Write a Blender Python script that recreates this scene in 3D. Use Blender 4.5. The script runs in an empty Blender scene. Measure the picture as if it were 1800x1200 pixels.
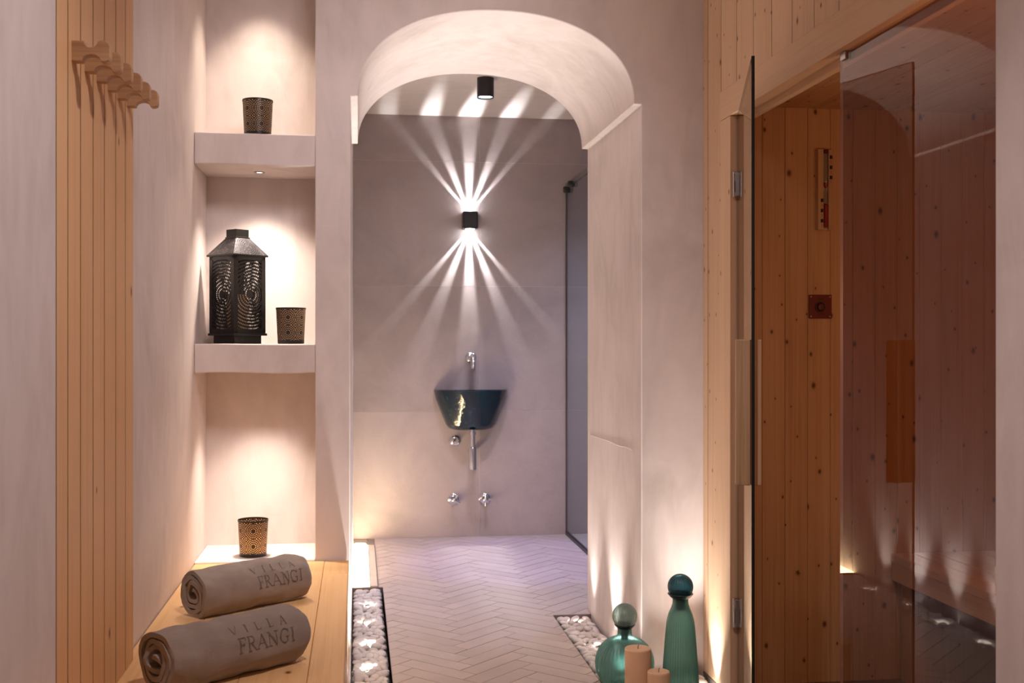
import bpy, bmesh, math, random
from mathutils import Vector, Matrix, noise
random.seed(7)
PI = math.pi
S = bpy.context.scene
COL = S.collection

# ------------------------------------------------------------------ camera, world, exposure, room lights
YAW = math.atan(.1374)
cam = bpy.data.cameras.new('camera'); co = bpy.data.objects.new('camera', cam); COL.objects.link(co)
cam.sensor_width = 36.0; cam.lens = 1980 / 1800 * 36.0
co.location = (0, 0, 1.15); co.rotation_euler = (PI / 2, 0, -YAW)
cam.clip_start = .05
cam.dof.use_dof = True; cam.dof.focus_distance = 3.3; cam.dof.aperture_fstop = 8.0
S.camera = co
w = bpy.data.worlds.new('world'); S.world = w; w.use_nodes = True
w.node_tree.nodes['Background'].inputs[0].default_value = (.9, .85, 1, 1)
w.node_tree.nodes['Background'].inputs[1].default_value = .02
vs = S.view_settings
vs.view_transform = 'Standard'; vs.look = 'None'; vs.gamma = 1; vs.use_curve_mapping = False
vs.exposure = 1.15
S.cycles.use_denoising = True
S.cycles.max_bounces = 10; S.cycles.transparent_max_bounces = 16
S.cycles.caustics_reflective = False; S.cycles.caustics_refractive = False
S.cycles.sample_clamp_indirect = 6.0

def lamp(name, kind, loc, energy, color, target=None, size=.05, cone=60, blend=.8, parent=None):
    d = bpy.data.lights.new(name, kind); d.energy = energy; d.color = color
    if kind == 'SPOT':
        d.spot_size = math.radians(cone); d.spot_blend = blend; d.shadow_soft_size = size
    elif kind == 'AREA':
        d.shape = 'DISK'; d.size = size
    else:
        d.shadow_soft_size = size
    o = bpy.data.objects.new(name, d); COL.objects.link(o); o.location = loc
    if target is not None:
        o.rotation_euler = (Vector(target) - Vector(loc)).to_track_quat('-Z', 'Y').to_euler()
    if parent:
        o.parent = parent
    return o

MAUVE = (1, .885, .905); WARM = (1, .74, .5); LED = (1, .93, .88); COOL = (.76, .69, 1)
# recessed ceiling lamps of the corridor (above and behind the frame)
lamp('ceiling_lamp', 'SPOT', (.28, 1.62, 2.53), 34, MAUVE, (.1, 1.85, 0), .03, 120, 1)
lamp('ceiling_lamp', 'SPOT', (.35, .2, 2.53), 7, MAUVE, (.3, .8, 0), .05, 140, 1)
lamp('ceiling_lamp', 'SPOT', (.30, 2.05, 2.53), 66, MAUVE, (.02, 3.9, 1.38), .30, 84, 1)
# niche downlights (upper and lower alcove lamps are above the frame or hidden by their shelf)
lamp('alcove_lamp', 'SPOT', (-.335, 3.96, 2.53), 32, (1, .84, .69), (-.335, 3.96, 0), .03, 80, 1)
lamp('alcove_lamp', 'SPOT', (-.334, 3.96, 1.725), 17, (1, .85, .73), (-.325, 3.95, 0), .03, 108, 1)
lamp('alcove_lamp', 'SPOT', (-.335, 3.925, 1.036), 14, (1, .84, .70), (-.33, 3.935, 0), .03, 92, 1)
# shower: ceiling spotlight and a violet shower light beside the glass
lamp('shower_lamp', 'SPOT', (.64, 5.64, 2.365), 46, COOL, (.66, 5.75, 0), .03, 80, 1)
lamp('shower_lamp', 'SPOT', (.86, 5.85, 2.45), 34, (.36, .28, 1), (.86, 5.88, 0), .03, 34, .5)
lamp('shower_lamp', 'SPOT', (1.7, 5.7, 2.45), 45, (.62, .7, 1), (1.7, 5.8, 0), .05, 120, 1)
# unseen warm fill light added at mid height in the cabin to brighten bench and planks
lamp('sauna_fill', 'POINT', (1.50, 1.95, 1.25), 3.6, (1, .60, .36), None, .08)

# ------------------------------------------------------------------ node helpers
class NT:
    def __init__(s, name):
        s.m = bpy.data.materials.new(name); s.m.use_nodes = True
        s.t = s.m.node_tree; s.t.nodes.clear()
        s.out = s.n('ShaderNodeOutputMaterial')
    def n(s, typ, **kw):
        nd = s.t.nodes.new(typ)
        for k, v in kw.items():
            setattr(nd, k, v)
        return nd
    def put(s, sock, v):
        if v is None: return
        if isinstance(v, bpy.types.NodeSocket): s.t.links.new(v, sock)
        else: sock.default_value = v
    def math(s, op, a, b=None, c=None):
        nd = s.n('ShaderNodeMath', operation=op)
        s.put(nd.inputs[0], a); s.put(nd.inputs[1], b); s.put(nd.inputs[2], c)
        return nd.outputs[0]
    def coord(s, kind='Object'):
        return s.n('ShaderNodeTexCoord').outputs[kind]
    def mapping(s, vec, scale=(1, 1, 1), loc=None):
        nd = s.n('ShaderNodeMapping'); s.put(nd.inputs['Vector'], vec); nd.inputs['Scale'].default_value = scale
        if loc is not None: s.put(nd.inputs['Location'], loc)
        return nd.outputs[0]
    def noise(s, vec, scale, detail=4, rough=.55, dist=0):
        nd = s.n('ShaderNodeTexNoise'); s.put(nd.inputs['Vector'], vec); nd.inputs['Scale'].default_value = scale
        nd.inputs['Detail'].default_value = detail; nd.inputs['Roughness'].default_value = rough
        nd.inputs['Distortion'].default_value = dist
        return nd.outputs['Fac']
    def ramp(s, fac, stops):
        nd = s.n('ShaderNodeValToRGB'); s.put(nd.inputs[0], fac)
        e = nd.color_ramp.elements
        while len(e) > 1: e.remove(e[-1])
        for i, (p, c) in enumerate(stops):
            el = e[0] if i == 0 else e.new(p)
            el.position = p; el.color = (*c, 1) if len(c) == 3 else c
        return nd.outputs[0]
    def mix(s, fac, a, b, typ='MIX'):
        nd = s.n('ShaderNodeMix', data_type='RGBA', blend_type=typ)
        s.put(nd.inputs[0], fac)
        for sock, v in ((nd.inputs[6], a), (nd.inputs[7], b)):
            s.put(sock, (*v, 1) if isinstance(v, tuple) and len(v) == 3 else v)
        return nd.outputs[2]
    def bump(s, h, strength=.2, dist=.01):
        nd = s.n('ShaderNodeBump'); s.put(nd.inputs['Height'], h)
        nd.inputs['Strength'].default_value = strength; nd.inputs['Distance'].default_value = dist
        return nd.outputs[0]
    def bsdf(s, color, rough=.5, normal=None, metal=0, **kw):
        nd = s.n('ShaderNodeBsdfPrincipled')
        s.put(nd.inputs['Base Color'], (*color, 1) if isinstance(color, tuple) and len(color) == 3 else color)
        s.put(nd.inputs['Roughness'], rough); s.put(nd.inputs['Metallic'], metal); s.put(nd.inputs['Normal'], normal)
        for k, v in kw.items():
            s.put(nd.inputs[k.replace('_', ' ')], v)
        return nd.outputs[0]
    def done(s, shader):
        s.t.links.new(shader, s.out.inputs[0]); return s.m
    def rnd(s, mul=37.0):
        r = s.n('ShaderNodeObjectInfo').outputs['Random']
        c = s.n('ShaderNodeCombineXYZ')
        for i, k in enumerate((1.0, .61, 1.7)):
            s.put(c.inputs[i], s.math('MULTIPLY', r, mul * k))
        return r, c.outputs[0]

def simple(name, color, rough=.5, metal=0, **kw):
    t = NT(name); return t.done(t.bsdf(color, rough, None, metal, **kw))
def emit(name, color, strength):
    t = NT(name); e = t.n('ShaderNodeEmission'); e.inputs[0].default_value = (*color, 1); e.inputs[1].default_value = strength
    return t.done(e.outputs[0])

def plaster(name, base, contrast=.12):
    t = NT(name); v = t.coord()
    a = t.noise(v, 2.2, 6, .6, .6); b = t.noise(t.mapping(v, (1, 1, .35)), 9, 5, .6, 1.2); f = t.noise(v, 120, 3)
    m = t.math('ADD', t.math('MULTIPLY', a, .6), t.math('MULTIPLY', b, .4))
    lo = tuple(x * (1 - contrast * (1, 1.1, 1.25)[i]) for i, x in enumerate(base)); hi = tuple(min(1, x * (1 + contrast * .7)) for x in base)
    c = t.ramp(m, [(.32, lo), (.5, base), (.68, hi)])
    h = t.math('ADD', t.math('MULTIPLY', b, .7), t.math('MULTIPLY', f, .12))
    return t.done(t.bsdf(c, t.math('ADD', .5, t.math('MULTIPLY', a, .2)), t.bump(h, .18, .006), Specular_IOR_Level=.3))

def wood(name, pale, mid, dark, knots=.5, rough=.55, gscale=1.0):
    """straight-grained board, grain along the object's local Z"""
    t = NT(name); r, off = t.rnd(61.0)
    v = t.n('ShaderNodeVectorMath', operation='ADD'); t.put(v.inputs[0], t.coord()); t.put(v.inputs[1], off); v = v.outputs[0]
    wob = t.noise(t.mapping(v, (6, 6, 1.2)), 1.0, 3, .5)
    g1 = t.noise(t.mapping(v, (75 * gscale, 75 * gscale, 1.1)), 1.0, 4, .6, .35)
    g2 = t.noise(t.mapping(v, (260 * gscale, 260 * gscale, 5)), 1.0, 2, .5)
    g = t.math('ADD', t.math('ADD', t.math('MULTIPLY', g1, .42), t.math('MULTIPLY', g2, .22)), t.math('MULTIPLY', wob, .38))
    c = t.ramp(g, [(.36, dark), (.5, mid), (.66, pale)])
    c = t.mix(t.math('MULTIPLY', t.math('SUBTRACT', r, .5), .35), c, t.mix(.5, c, pale))
    sv = t.n('ShaderNodeSeparateXYZ'); t.put(sv.inputs[0], v); cv_ = t.n('ShaderNodeCombineXYZ')
    t.put(cv_.inputs[0], sv.outputs[0]); t.put(cv_.inputs[1], sv.outputs[2])
    k = t.n('ShaderNodeTexVoronoi', feature='F1', voronoi_dimensions='2D'); t.put(k.inputs['Vector'], t.mapping(cv_.outputs[0], (11.5, 7.5, 1))); k.inputs['Scale'].default_value = 1.0
    sep = t.n('ShaderNodeSeparateColor'); t.put(sep.inputs[0], k.outputs['Color'])
    on = t.math('LESS_THAN', sep.outputs[0], knots)
    sz = t.math('ADD', .038, t.math('MULTIPLY', t.math('POWER', sep.outputs[1], 2.5), .085))
    d = t.math('DIVIDE', k.outputs['Distance'], sz)
    core = t.math('MULTIPLY', t.math('SUBTRACT', 1.0, t.math('SMOOTH_MIN', d, 1.0, .3)), on)
    core = t.math('MULTIPLY', core, 1.5)
    halo = t.math('MULTIPLY', t.math('MAXIMUM', 0.0, t.math('SUBTRACT', 1.0, t.math('DIVIDE', d, 2.4))), on)
    kd = (dark[0] * .28, dark[1] * .2, dark[2] * .15)
    c = t.mix(t.math('MULTIPLY', halo, .35), c, dark)
    cl = t.n('ShaderNodeClamp'); t.put(cl.inputs[0], core)
    c = t.mix(cl.outputs[0], c, kd)
    return t.done(t.bsdf(c, rough, t.bump(g, .06, .002), Specular_IOR_Level=.35))

def stone_tile(name, base, var=.12, scale=3.0, rough=.5):
    t = NT(name); r, off = t.rnd(43.0)
    v = t.n('ShaderNodeVectorMath', operation='ADD'); t.put(v.inputs[0], t.coord()); t.put(v.inputs[1], off); v = v.outputs[0]
    a = t.noise(v, scale, 6, .6, .5); f = t.noise(v, scale * 40, 3, .6)
    lo = tuple(x * (1 - var) for x in base); hi = tuple(x * (1 + var * .6) for x in base)
    c = t.ramp(t.math('ADD', t.math('MULTIPLY', a, .85), t.math('MULTIPLY', f, .15)), [(.35, lo), (.65, hi)])
    c = t.mix(t.math('MULTIPLY', r, .5), c, t.mix(1.0, c, (.84, .82, .81), 'MULTIPLY'))
    return t.done(t.bsdf(c, rough, t.bump(f, .05, .002), Specular_IOR_Level=.4))

def glass(name, tint, rough=0.0, ior=1.47):
    t = NT(name)
    tr = t.n('ShaderNodeBsdfTransparent'); tr.inputs[0].default_value = (*tint, 1)
    gl = t.n('ShaderNodeBsdfGlossy'); gl.inputs['Roughness'].default_value = rough
    fr = t.n('ShaderNodeFresnel'); fr.inputs[0].default_value = ior
    geo = t.n('ShaderNodeNewGeometry')
    fac = t.math('MULTIPLY', fr.outputs[0], t.math('SUBTRACT', 1.0, geo.outputs['Backfacing']))
    mx = t.n('ShaderNodeMixShader'); t.put(mx.inputs[0], fac); t.put(mx.inputs[1], tr.outputs[0]); t.put(mx.inputs[2], gl.outputs[0])
    return t.done(mx.outputs[0])

def tinted_bottle(name, col, thin, body=.45):
    t = NT(name)
    tr = t.n('ShaderNodeBsdfTransparent'); tr.inputs[0].default_value = (*thin, 1)
    tl = t.n('ShaderNodeBsdfTranslucent'); tl.inputs[0].default_value = (*col, 1)
    df = t.n('ShaderNodeBsdfDiffuse'); df.inputs[0].default_value = (*col, 1)
    gl = t.n('ShaderNodeBsdfGlossy'); gl.inputs['Roughness'].default_value = .28
    lw = t.n('ShaderNodeLayerWeight'); lw.inputs[0].default_value = .35
    a = t.n('ShaderNodeMixShader'); a.inputs[0].default_value = .45; t.put(a.inputs[1], tl.outputs[0]); t.put(a.inputs[2], df.outputs[0])
    b = t.n('ShaderNodeMixShader'); t.put(b.inputs[0], t.math('ADD', body, t.math('MULTIPLY', lw.outputs['Facing'], .5))); t.put(b.inputs[1], tr.outputs[0]); t.put(b.inputs[2], a.outputs[0])
    c = t.n('ShaderNodeMixShader'); t.put(c.inputs[0], t.math('MULTIPLY', lw.outputs['Fresnel'], .5)); t.put(c.inputs[1], b.outputs[0]); t.put(c.inputs[2], gl.outputs[0])
    return t.done(c.outputs[0])

def perforated(name, metal, pu, pv, rings, rough=.4, metallic=.6, dens=1.0, hr=.37, fs=1.0, lining=None):
    """sheet metal pierced by rings of tiny round holes around a grid of centres (UV in metres)"""
    t = NT(name); uv = t.coord('UV'); sp = t.n('ShaderNodeSeparateXYZ'); t.put(sp.inputs[0], uv)
    def cell(x, p):
        return t.math('MULTIPLY', t.math('SUBTRACT', t.math('FRACT', t.math('DIVIDE', x, p)), .5), p)
    u = cell(sp.outputs[0], pu); v = cell(sp.outputs[1], pv)
    r = t.math('SQRT', t.math('ADD', t.math('MULTIPLY', u, u), t.math('MULTIPLY', v, v)))
    dr = min(pu, pv) / 2 / rings
    q = t.math('DIVIDE', r, dr); idx = t.math('FLOOR', q); fr = t.math('SUBTRACT', t.math('FRACT', q), .5)
    th = t.math('DIVIDE', t.math('ADD', t.math('ARCTAN2', v, u), PI), 2 * PI)
    n = t.math('ROUND', t.math('MULTIPLY', t.math('ADD', idx, .5), 5.2 * dens))
    ta = t.math('SUBTRACT', t.math('FRACT', t.math('MULTIPLY', th, n)), .5)
    fr = t.math('MULTIPLY', fr, fs)
    d = t.math('SQRT', t.math('ADD', t.math('MULTIPLY', fr, fr), t.math('MULTIPLY', ta, ta)))
    hole = t.math('LESS_THAN', d, hr)
    hole = t.math('MULTIPLY', hole, t.math('GREATER_THAN', idx, .5))
    if lining:
        a = t.n('ShaderNodeBsdfTranslucent'); a.inputs[0].default_value = (*lining[0], 1)
        b = t.n('ShaderNodeBsdfDiffuse'); b.inputs[0].default_value = (*lining[1], 1)
        tr = t.n('ShaderNodeMixShader'); tr.inputs[0].default_value = .45; t.put(tr.inputs[1], a.outputs[0]); t.put(tr.inputs[2], b.outputs[0])
    else:
        tr = t.n('ShaderNodeBsdfTransparent')
    mx = t.n('ShaderNodeMixShader'); t.put(mx.inputs[0], hole); t.put(mx.inputs[1], t.bsdf(metal, rough, None, metallic)); t.put(mx.inputs[2], tr.outputs[0])
    return t.done(mx.outputs[0])

# ------------------------------------------------------------------ materials
M = {}
M['plaster'] = plaster('plaster', (.655, .575, .545), .17)
M['plaster_pale'] = plaster('plaster_pale', (.71, .63, .595), .10)
M['pine'] = wood('pine', (.74, .45, .235), (.71, .415, .205), (.64, .355, .165), .09)
M['pine_bench'] = wood('pine_bench', (.78, .49, .235), (.73, .44, .195), (.62, .35, .14), .12, .45)
M['oak_hook'] = wood('oak_hook', (.56, .335, .18), (.48, .275, .14), (.36, .195, .095), 0, .5, 1.5)
M['spruce'] = wood('spruce', (.76, .54, .36), (.72, .49, .31), (.63, .41, .24), .85)
M['spruce_clear'] = wood('spruce_clear', (.77, .55, .36), (.73, .50, .315), (.65, .43, .25), .03)
M['spruce_old'] = wood('spruce_old', (.64, .41, .225), (.58, .35, .18), (.47, .265, .125), .9)
M['aspen'] = wood('aspen', (.86, .70, .50), (.82, .65, .45), (.74, .55, .36), .05)
M['handle_wood'] = wood('handle_wood', (.66, .46, .28), (.56, .37, .21), (.40, .25, .13), 0, .5)
M['floor_dark'] = simple('floor_dark', (.16, .10, .065), .7)
M['tile_floor'] = stone_tile('tile_floor', (.575, .485, .43), .10, 5.0, .42)
M['tile_wall'] = stone_tile('tile_wall', (.455, .385, .375), .16, 2.2, .42)
M['grout'] = simple('grout', (.22, .175, .15), .9)
M['grout_wall'] = simple('grout_wall', (.62, .55, .53), .9)
M['earth'] = simple('earth', (.16, .13, .11), .95)
t = NT('pebble'); r, off = t.rnd(20.0)
c = t.ramp(r, [(0, (.60, .53, .48)), (.4, (.74, .68, .63)), (.8, (.82, .77, .72)), (1, (.66, .58, .52))])
M['pebble'] = t.done(t.bsdf(t.mix(.25, c, t.ramp(t.noise(t.coord(), 60, 4), [(.3, (.42, .37, .33)), (.7, (.8, .75, .7))])), .7))
M['black'] = simple('black_metal', (.012, .012, .014), .42)
M['lantern_black'] = simple('lantern_black', (.012, .011, .010), .38, .3)
M['chrome'] = simple('chrome', (.72, .72, .74), .12, 1)
M['steel'] = simple('steel', (.42, .40, .38), .3, 1)
M['glass_clear'] = glass('glass_clear', (.80, .84, .88))
M['glass_sauna'] = glass('glass_sauna', (.75, .63, .57))
M['glass_door'] = glass('glass_door', (.72, .68, .64))
M['glass_edge'] = simple('glass_edge', (.004, .006, .006), .5)
M['glass_edge_pale'] = simple('glass_edge_pale', (.42, .33, .30), .35)
M['wax'] = simple('wax', (.80, .52, .31), .55, 0, Subsurface_Weight=.25, Subsurface_Radius=(.02, .012, .006))
M['wick'] = simple('wick', (.03, .025, .02), .9)
M['lens'] = emit('lamp_lens', (.95, .97, 1), 18)
M['lens_warm'] = emit('lamp_lens_warm', (1, .88, .74), 3.5)
M['led'] = emit('led_diffuser', (1, .79, .48), 20)
M['flame'] = emit('flame', (1, .62, .22), 25)
M['red_plate'] = simple('red_plate', (.14, .008, .007), .35)
M['red_dark'] = simple('red_dark', (.10, .008, .008), .4)
M['sand'] = simple('red_sand', (.42, .02, .015), .6)
M['print'] = simple('black_print', (.02, .014, .01), .7)
t = NT('towel'); v = t.coord(); f = t.noise(v, 900, 2); a = t.noise(v, 14, 4)
tc = t.ramp(t.math('ADD', t.math('MULTIPLY', a, .5), t.math('MULTIPLY', f, .5)), [(.35, (.235, .185, .152)), (.65, (.325, .258, .215))])
M['towel'] = t.done(t.bsdf(tc, .95, t.bump(f, .5, .002), Sheen_Weight=.4, Sheen_Roughness=.5, Specular_IOR_Level=.1))
M['thread'] = simple('thread', (.14, .103, .084), .75)
t = NT('glaze'); v = t.coord(); a = t.noise(t.mapping(v, (1, 1, .35)), 30, 5, .65, 1.2); b = t.noise(v, 24, 3)
c = t.ramp(a, [(.35, (.001, .007, .018)), (.55, (.002, .018, .028)), (.75, (.005, .040, .044))])
M['glaze'] = t.done(t.bsdf(c, .07, t.bump(b, .27, .014), Coat_Weight=.5))
M['teal'] = tinted_bottle('teal_glass', (.17, .36, .33), (.46, .67, .63), .40)
M['teal_deep'] = tinted_bottle('teal_deep', (.05, .15, .19), (.20, .36, .40))
M['teal_grey'] = tinted_bottle('teal_grey', (.36, .47, .44), (.62, .74, .70))
M['rubber'] = simple('rubber', (.010, .018, .018), .35)
M['cup_out'] = perforated('cup_pierced', (.014, .011, .009), .0530, .0520, 4.3, .45, .3, 1.3, .255, 1.12, ((.74, .48, .28), (.48, .31, .185)))
M['lantern_side'] = perforated('lantern_pierced', (.012, .011, .010), .120, .2445, 5.4, .4, .3, 2.0, .38, 1.3)
M['lantern_roof_lit'] = perforated('lantern_roof_lit', (.10, .095, .10), .075, .075, 6, .3, .7, 1.5, .36, 1.3)  # paler than the lantern's black metal: light on the roof put into its colour

# ------------------------------------------------------------------ mesh helpers
class MB:
    def __init__(s): s.v = []; s.f = []; s.mi = []; s.uv = None
    def add(s, vs, fs, mi=0, mat=None):
        b = len(s.v)
        s.v += [tuple((mat @ Vector(p)) if mat is not None else p) for p in vs]
        s.f += [tuple(i + b for i in f) for f in fs]; s.mi += [mi] * len(fs)
        return s
    def box(s, x0, x1, y0, y1, z0, z1, mi=0, mat=None):
        return s.add([(x0, y0, z0), (x1, y0, z0), (x1, y1, z0), (x0, y1, z0), (x0, y0, z1), (x1, y0, z1), (x1, y1, z1), (x0, y1, z1)],
                     [(0, 3, 2, 1), (4, 5, 6, 7), (0, 1, 5, 4), (1, 2, 6, 5), (2, 3, 7, 6), (3, 0, 4, 7)], mi, mat)
    def prism(s, poly, a, b, axis='z', mi=0, mat=None):
        """poly: ccw 2-d points, extruded a..b along axis; (x,y)->z, (x,z)->y, (y,z)->x"""
        n = len(poly)
        def P(p, h):
            return (p[0], p[1], h) if axis == 'z' else ((p[0], h, p[1]) if axis == 'y' else (h, p[0], p[1]))
        vs = [P(p, a) for p in poly] + [P(p, b) for p in poly]
        fs = [tuple(range(n))[::-1], tuple(range(n, 2 * n))] + [(i, (i + 1) % n, n + (i + 1) % n, n + i) for i in range(n)]
        if axis == 'y': fs = [f[::-1] for f in fs]
        return s.add(vs, fs, mi, mat)
    def lathe(s, prof, n=32, mi=0, mat=None, rad=None, cap0=True, cap1=True, arc=2 * PI, start=0):
        """prof: (r, z) bottom to top"""
        closed = abs(arc - 2 * PI) < 1e-6
        m = n if closed else n + 1
        vs = []; fs = []
        for r, z in prof:
            for i in range(m):
                a = start + arc * i / n
                k = rad(a, z, r) if rad else r
                vs.append((k * math.cos(a), k * math.sin(a), z))
        for j in range(len(prof) - 1):
            for i in range(n):
                i2 = (i + 1) % m
                fs.append((j * m + i, j * m + i2, (j + 1) * m + i2, (j + 1) * m + i))
        if cap0: fs.append(tuple(range(m))[::-1])
        if cap1: fs.append(tuple(range((len(prof) - 1) * m, len(prof) * m)))
        return s.add(vs, fs, mi, mat)
    def tube(s, pts, r, n=10, mi=0, mat=None):
        pts = [Vector(p) for p in pts]; vs = []; fs = []
        up = Vector((0, 0, 1)); N = None
        for i, p in enumerate(pts):
            d = (pts[min(i + 1, len(pts) - 1)] - pts[max(i - 1, 0)]).normalized()
            if N is None:
                N = d.cross(up if abs(d.z) < .9 else Vector((1, 0, 0))).normalized()
            N = (N - d * N.dot(d)).normalized(); B = d.cross(N)
            rr = r[i] if isinstance(r, (list, tuple)) else r
            for k in range(n):
                a = 2 * PI * k / n
                vs.append(tuple(p + N * rr * math.cos(a) + B * rr * math.sin(a)))
        for i in range(len(pts) - 1):
            for k in range(n):
                k2 = (k + 1) % n
                fs.append((i * n + k, i * n + k2, (i + 1) * n + k2, (i + 1) * n + k))
        fs.append(tuple(range(n))[::-1]); fs.append(tuple(range((len(pts) - 1) * n, len(pts) * n)))
        return s.add(vs, fs, mi, mat)
    def mesh(s, name, mats, smooth=None):
        me = bpy.data.meshes.new(name); me.from_pydata(s.v, [], s.f)
        for m in (mats if isinstance(mats, (list, tuple)) else [mats]): me.materials.append(m)
        for p, i in zip(me.polygons, s.mi): p.material_index = i
        if smooth is not None:
            me.shade_smooth(); me.set_sharp_from_angle(angle=math.radians(smooth))
        me.update()
        return me

def obj(name, mb, mats, parent=None, smooth=None, bevel=0, seg=2, loc=None, rot=None):
    me = mb if isinstance(mb, bpy.types.Mesh) else mb.mesh(name, mats, smooth)
    o = bpy.data.objects.new(name, me); COL.objects.link(o)
    if parent is not None: o.parent = parent
    if loc is not None: o.location = loc
    if rot is not None: o.rotation_euler = rot
    if bevel:
        b = o.modifiers.new('bevel', 'BEVEL'); b.width = bevel; b.segments = seg; b.limit_method = 'ANGLE'; b.angle_limit = math.radians(50)
        b.harden_normals = False
    return o
def tag(o, label=None, cat=None, group=None, kind=None):
    for k, v in (('label', label), ('category', cat), ('group', group), ('kind', kind)):
        if v: o[k] = v
    return o
def empty(name, loc=(0, 0, 0), rz=0, **kw):
    o = bpy.data.objects.new(name, None); COL.objects.link(o); o.location = loc; o.rotation_euler = (0, 0, rz); o.empty_display_size = .05
    return tag(o, **kw)
def struct(name, mb, mats, label=None, **kw):
    return tag(obj(name, mb, mats, **kw), label=label, kind='structure')

_pl = {}
def plank_mesh(wd, th, ln, ch, mat, cut=0):
    """board: width local X, face towards local -Y (face at y=0), grain along local Z, chamfered long edges"""
    k = (round(wd, 4), round(th, 4), round(ln, 3), ch, mat, cut)
    if k not in _pl:
        h = wd / 2
        poly = [(-h, th), (-h, ch), (-h + ch, 0), (h - ch, 0), (h, ch), (h, th)]
        if cut: poly = [(-h + cut, th), (-h + cut, cut), (-h, ch * .4), (-h + ch, 0), (h - ch, 0), (h, ch * .4), (h - cut, cut), (h - cut, th)]
        _pl[k] = MB().prism(poly, -ln / 2, ln / 2, 'z').mesh('plank', M[mat])
    return _pl[k]
def plank(parent, centre, wd, th, ln, mat, rot, ch=.003, name='plank', cut=0):
    o = bpy.data.objects.new(name, plank_mesh(wd, th, ln, ch, mat, cut)); COL.objects.link(o)
    o.parent = parent; o.location = centre; o.rotation_euler = rot
    return o
# rotations: face towards -x / +x / -y with vertical grain; face up with grain along y; face -x with grain along y
R_NX = (0, 0, -PI / 2); R_PX = (0, 0, PI / 2); R_NY = (0, 0, 0)
def rot_from(xa, ya, za):
    return Matrix((xa, ya, za)).transposed().to_euler()
R_UP_Y = rot_from(Vector((-1, 0, 0)), Vector((0, 0, -1)), Vector((0, -1, 0)))   # face local -Y -> +z, grain -> y
R_NX_Y = rot_from(Vector((0, 0, -1)), Vector((1, 0, 0)), Vector((0, -1, 0)))    # face -> -x, grain -> y
R_PX_Y = rot_from(Vector((0, 0, 1)), Vector((-1, 0, 0)), Vector((0, -1, 0)))
R_DN_Y = rot_from(Vector((1, 0, 0)), Vector((0, 0, 1)), Vector((0, -1, 0)))     # face down
# ------------------------------------------------------------------ room shell
YF, YR, YB = 3.815, 4.734, 6.618           # arch front, arch rear, shower back wall
XL, XR = -.532, 1.2                        # corridor walls
JL, JR = -.023, .977                       # arch jambs
CEIL, SCEIL = 2.55, 2.476

struct('wall_left', MB().box(XL - .15, XL, -1.6, YR, -.1, CEIL).box(XL - .01, XL + .0215, -1.6, 2.0135, -.1, CEIL), M['plaster'], 'pinkish beige plaster wall behind the bench and coat rack')
struct('wall_camera', MB().box(XL - .15, 2.5, -1.75, -1.6, -.1, CEIL), M['plaster'], 'plaster wall closing the corridor behind the viewer')
struct('ceiling', MB().box(XL - .15, 2.5, -1.75, YF, CEIL, CEIL + .1), M['plaster_pale'], 'plain plaster ceiling of the corridor')
struct('wall_right', MB().box(1.17, 1.30, -1.6, 1.945, -.1, CEIL), M['plaster'], 'plaster wall ending at the fixed sauna glass', bevel=.004)

# arch wall: jambs, a slightly proud arch shell with a flat lip, extruded through the wall
LIP, ZS = .026, 1.972
pts = [(-.139, -.1), (JL, -.1), (JL, ZS), (JL + LIP, ZS), (JL + LIP, ZS + .004)]
cx, hw, rise = (JL + JR) / 2, (JR - JL) / 2 - LIP, .302
NA = 40
for i in range(NA + 1):
    a = PI - PI * i / NA
    ca, sa = math.cos(a), math.sin(a)
    ex = 2 / 2.15
    pts.append((cx + hw * math.copysign(abs(ca) ** ex, ca), ZS + .004 + rise * abs(sa) ** ex))
pts += [(JR - LIP, ZS), (JR, ZS), (JR, -.1), (2.5, -.1), (2.5, CEIL), (-.139, CEIL)]
clean = []
for p in pts:
    if not clean or (abs(p[0] - clean[-1][0]) + abs(p[1] - clean[-1][1])) > 1e-4: clean.append(p)
arch = struct('wall_arch', MB().prism(clean, YF, YR, 'y'), M['plaster'], 'thick plaster wall with the rounded archway', smooth=30, bevel=.005)
# hairline cracks and scratches on the right reveal of the archway (proud, broken plaster lips)
def crack(pts, wd):
    mb = MB()
    for (y0, z0), (y1, z1) in zip(pts, pts[1:]):
        n = Vector((0, -(z1 - z0), y1 - y0)).normalized() * wd
        mb.add([(JR + .002, y0 - n.y, z0 - n.z), (JR + .002, y1 - n.y, z1 - n.z), (JR + .002, y1 + n.y, z1 + n.z), (JR + .002, y0 + n.y, z0 + n.z),
                (JR - .0022, y0, z0), (JR - .0022, y1, z1)], [(0, 1, 5, 4), (4, 5, 2, 3), (0, 4, 3), (1, 2, 5)])
    return mb
rr = random.Random(3)
obj('plaster_crack', crack([(4.66 - .09 * i, .756 + rr.uniform(-.0025, .0025) + .0009 * i) for i in range(9)], .0035), M['plaster'], arch)
obj('plaster_crack', crack([(4.62 - .05 * i, 1.78 - .075 * i + rr.uniform(-.005, .005)) for i in range(6)], .002), M['plaster_pale'], arch)

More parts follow.
